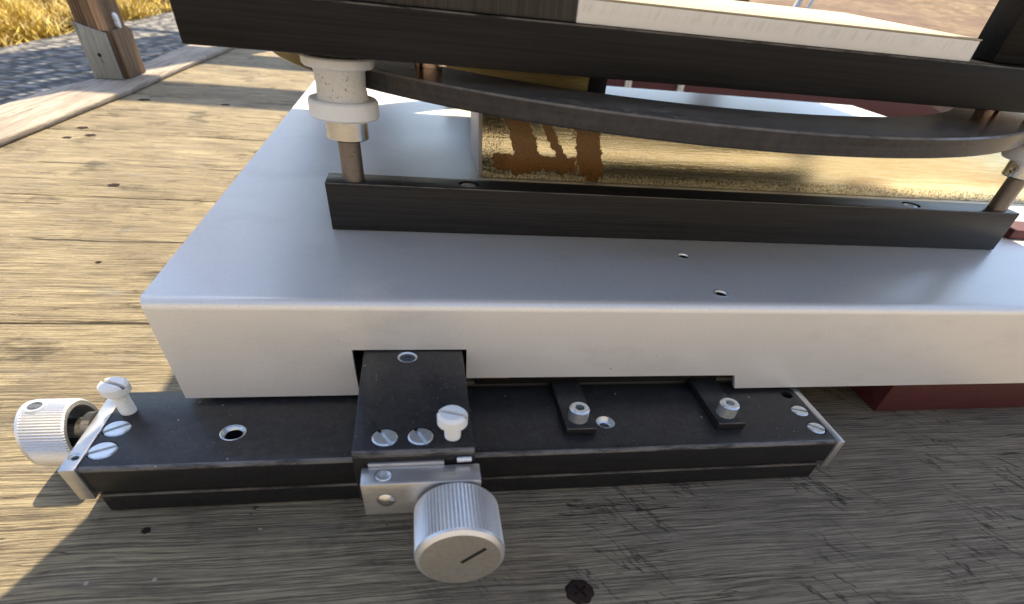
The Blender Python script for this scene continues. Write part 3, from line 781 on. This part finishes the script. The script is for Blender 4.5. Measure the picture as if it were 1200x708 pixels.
# ------------------------------------------------------------------ support bar with its two roller posts
sb = thing('support_bar', 'long black brushed bar with two steel roller posts standing on the pale housing', 'bar', (226, 73, 0))
bh = [(113.8, 73.2), (337.5, 73.2)]
obj('bar', MB().box(54.4, 397.3, 66.4, 80.6, 0.15, 18.2), M['black_bar'], sb, bevel=0.35, cuts=[cyl((x, y, 18.2), 4.4, -4.5, 3) for x, y in bh])
for x, y in bh:
    cap = obj('cap_screw', MB().lathe([(0, -4.4), (3.7, -4.4), (3.7, -0.8), (3.2, -0.4), (0, -0.4)], (x, y, 18.2), 'z', 32), M['zinc'], sb, cuts=[MB().prism(hexpts((x, y), 1.9), 'z', 14.6, 20)])
    obj('socket', cyl((x, y, 18.2), 1.9, -3.8, -3.5, n=12), M['dark'], cap)
def roller_post(x, y):
    p = obj('roller_post', cyl((x, y, 0), 4.4, 18.2, 58.5, n=40), M['rusty'], sb)
    col = obj('collar', MB().lathe([(4.5, 32.6), (7.7, 32.6), (8.1, 33.0), (8.1, 39.0), (7.7, 39.4), (4.5, 39.4)], (x, y, 0), 'z', 64), M['nickel'], p,
              cuts=[cyl((x, y-1.4, 36.2), 1.9, -9.5, -6.4, 'x', 24)])
    obj('roller', MB().lathe([(4.6, 39.5), (12.2, 39.5), (13.0, 40.2), (13.0, 44.6), (12.4, 45.3), (4.6, 45.3)], (x, y, 0), 'z', 72), M['nylon'], p)
    obj('roller_neck', MB().lathe([(4.6, 45.2), (9.5, 45.2), (9.3, 47.0), (9.0, 49), (9.3, 53.2), (9.5, 54.7), (4.6, 54.7)], (x, y, 0), 'z', 72), M['nylon_neck'], p)
    obj('roller_flange', MB().lathe([(5.0, 54.75), (12.3, 54.75), (13.0, 55.3), (13.0, 57.3), (12.5, 57.8), (6, 57.8), (5.6, 57.2), (5.0, 57.2)], (x, y, 0), 'z', 72), M['nylon'], p)
    gs = obj('grub_screw', MB().lathe([(0.9, 0), (1.8, 0), (1.8, -0.9), (0.9, -0.9), (0.9, 0)], (x-6.7, y-1.4, 36.2), 'x', 24), M['nickel'], p)
roller_post(65.6, 72.7)
roller_post(388.4, 72.7)

# ------------------------------------------------------------------ turning ring carried by the rollers
rg = thing('black_ring', 'large black ring carried by the white rollers under the black top plate', 'ring', (227, 223, 48.4))
RO, RI = 212.5, 177.5
obj('ring_body', MB().lathe([(RI, 48.4), (RO-0.5, 48.4), (RO, 48.9), (RO, 54.0), (RO-0.6, 54.6), (RI+0.4, 54.6), (RI, 54.2), (RI, 48.4)], (227, 223, 0), 'z', 256), M['black_ring'], rg)
for x, y in ((98.6, 90.5), (375.0, 99.0)):
    obj('standoff_pin', MB().lathe([(0, 54.65), (5.4, 54.65), (5.4, 57.6), (4.7, 57.9), (4.7, 58.3), (5.4, 58.6), (5.4, 59.5), (0, 59.5)], (x, y, 0), 'z', 48), M['copper'], rg)

# ------------------------------------------------------------------ top plate and what stands on it
UZ0, UZ1 = 59.7, 73.2
tag(obj('top_plate', MB().prism([(21.3, 49.6), (433, 49.6), (433, 430), (600, 440), (600, 640), (150, 640), (150, 346), (21.3, 346)], 'z', UZ0, UZ1), M['black_plate'], L=(227, 227, UZ0), bevel=0.5),  # unseen rear wing added to shade the housing top behind the ring
    'thick black brushed top plate above the ring, its front edge facing the viewer', 'plate')
tag(obj('brushed_block', MB().box(72, 147.2, 51.6, 190, UZ1+0.1, 160), M['black_upright'], L=(110, 120, UZ1), bevel=0.5),
    'dark upright brushed metal block on the top plate left of the white block', 'block')
tag(obj('shade_plate', MB().prism([(-33, -34), (445, -34), (445, 90), (305, 90), (303, 86), (148, 86), (146, 90), (42, 90), (42, 193), (27.6, 193), (27.6, 331), (42, 331), (42, 377), (17, 377), (17, 100), (6, 90), (-2.5, 65), (-16, 27)], 'z', 160.2, 172), M['black_plate'], L=(247, 50, 160), bevel=0.5),  # unseen; outline shaped to lay the shade edge on deck and housing
    'unseen wide black plate added overhead to shade the deck and housing', 'plate')
mb = MB().prism([(51.2, UZ1+0.1), (51.2, 79.2), (140, 81.8), (140, UZ1+0.1)], 'x', 147.5, 303.4)
wb = tag(obj('white_block', mb, M['white'], L=(225, 95, UZ1), bevel=0.3),
    'long white sawn block with a cream top along the front of the top plate', 'block')
t = NT('cream_sheet')
n1 = t.noise(t.scale(0.9, 0.25, 0.5), 1.0, 5, 0.65)
n2 = t.noise(scale=0.9, detail=4, rough=0.7)
c = t.mix(n1, (0.36, 0.32, 0.24), (0.52, 0.47, 0.37))
c = t.mix(t.sstep(n2, 0.66, 0.72, 0, 0.5), c, (0.2, 0.15, 0.1))
t.bump(n1, 0.3, 0.4)
M['cream'] = t.set(c, 0.7)
obj('top_sheet', MB().prism([(51.0, 79.25), (51.0, 79.7), (140.2, 82.3), (140.2, 81.85)], 'x', 147.4, 303.7), M['cream'], wb, bevel=0.12)
tag(obj('shade_box', MB().box(28, 140, 194, 330, UZ1+0.1, 420), M['black_plate'], L=(84, 262, UZ1), bevel=0.8),  # unseen tall box added to shade the front deck and housing
    'unseen tall dark box added on the top plate to cast shade', 'shade box')
tag(obj('upright_plate', MB().box(324.2, 432, 62, 76, UZ1+0.1, 160), M['black_plate'], L=(378, 130, UZ1), bevel=0.6),
    'upright black plate standing on the right end of the top plate', 'plate')
tag(obj('white_rod', MB().tube((327, 230, UZ1), (362, 250, 150), 1.9), M['enamel'], L=(327, 230, UZ1)),
    'slim white rod leaning up from the top plate behind the white block', 'rod')
tag(obj('steel_rod', MB().tube((341, 240, UZ1), (382, 262, 150), 1.0), M['nickel'], L=(341, 240, UZ1)),
    'thin steel rod leaning beside the white rod on the top plate', 'rod')

for o in list(bpy.data.objects):
    if '_L' in o: del o['_L']
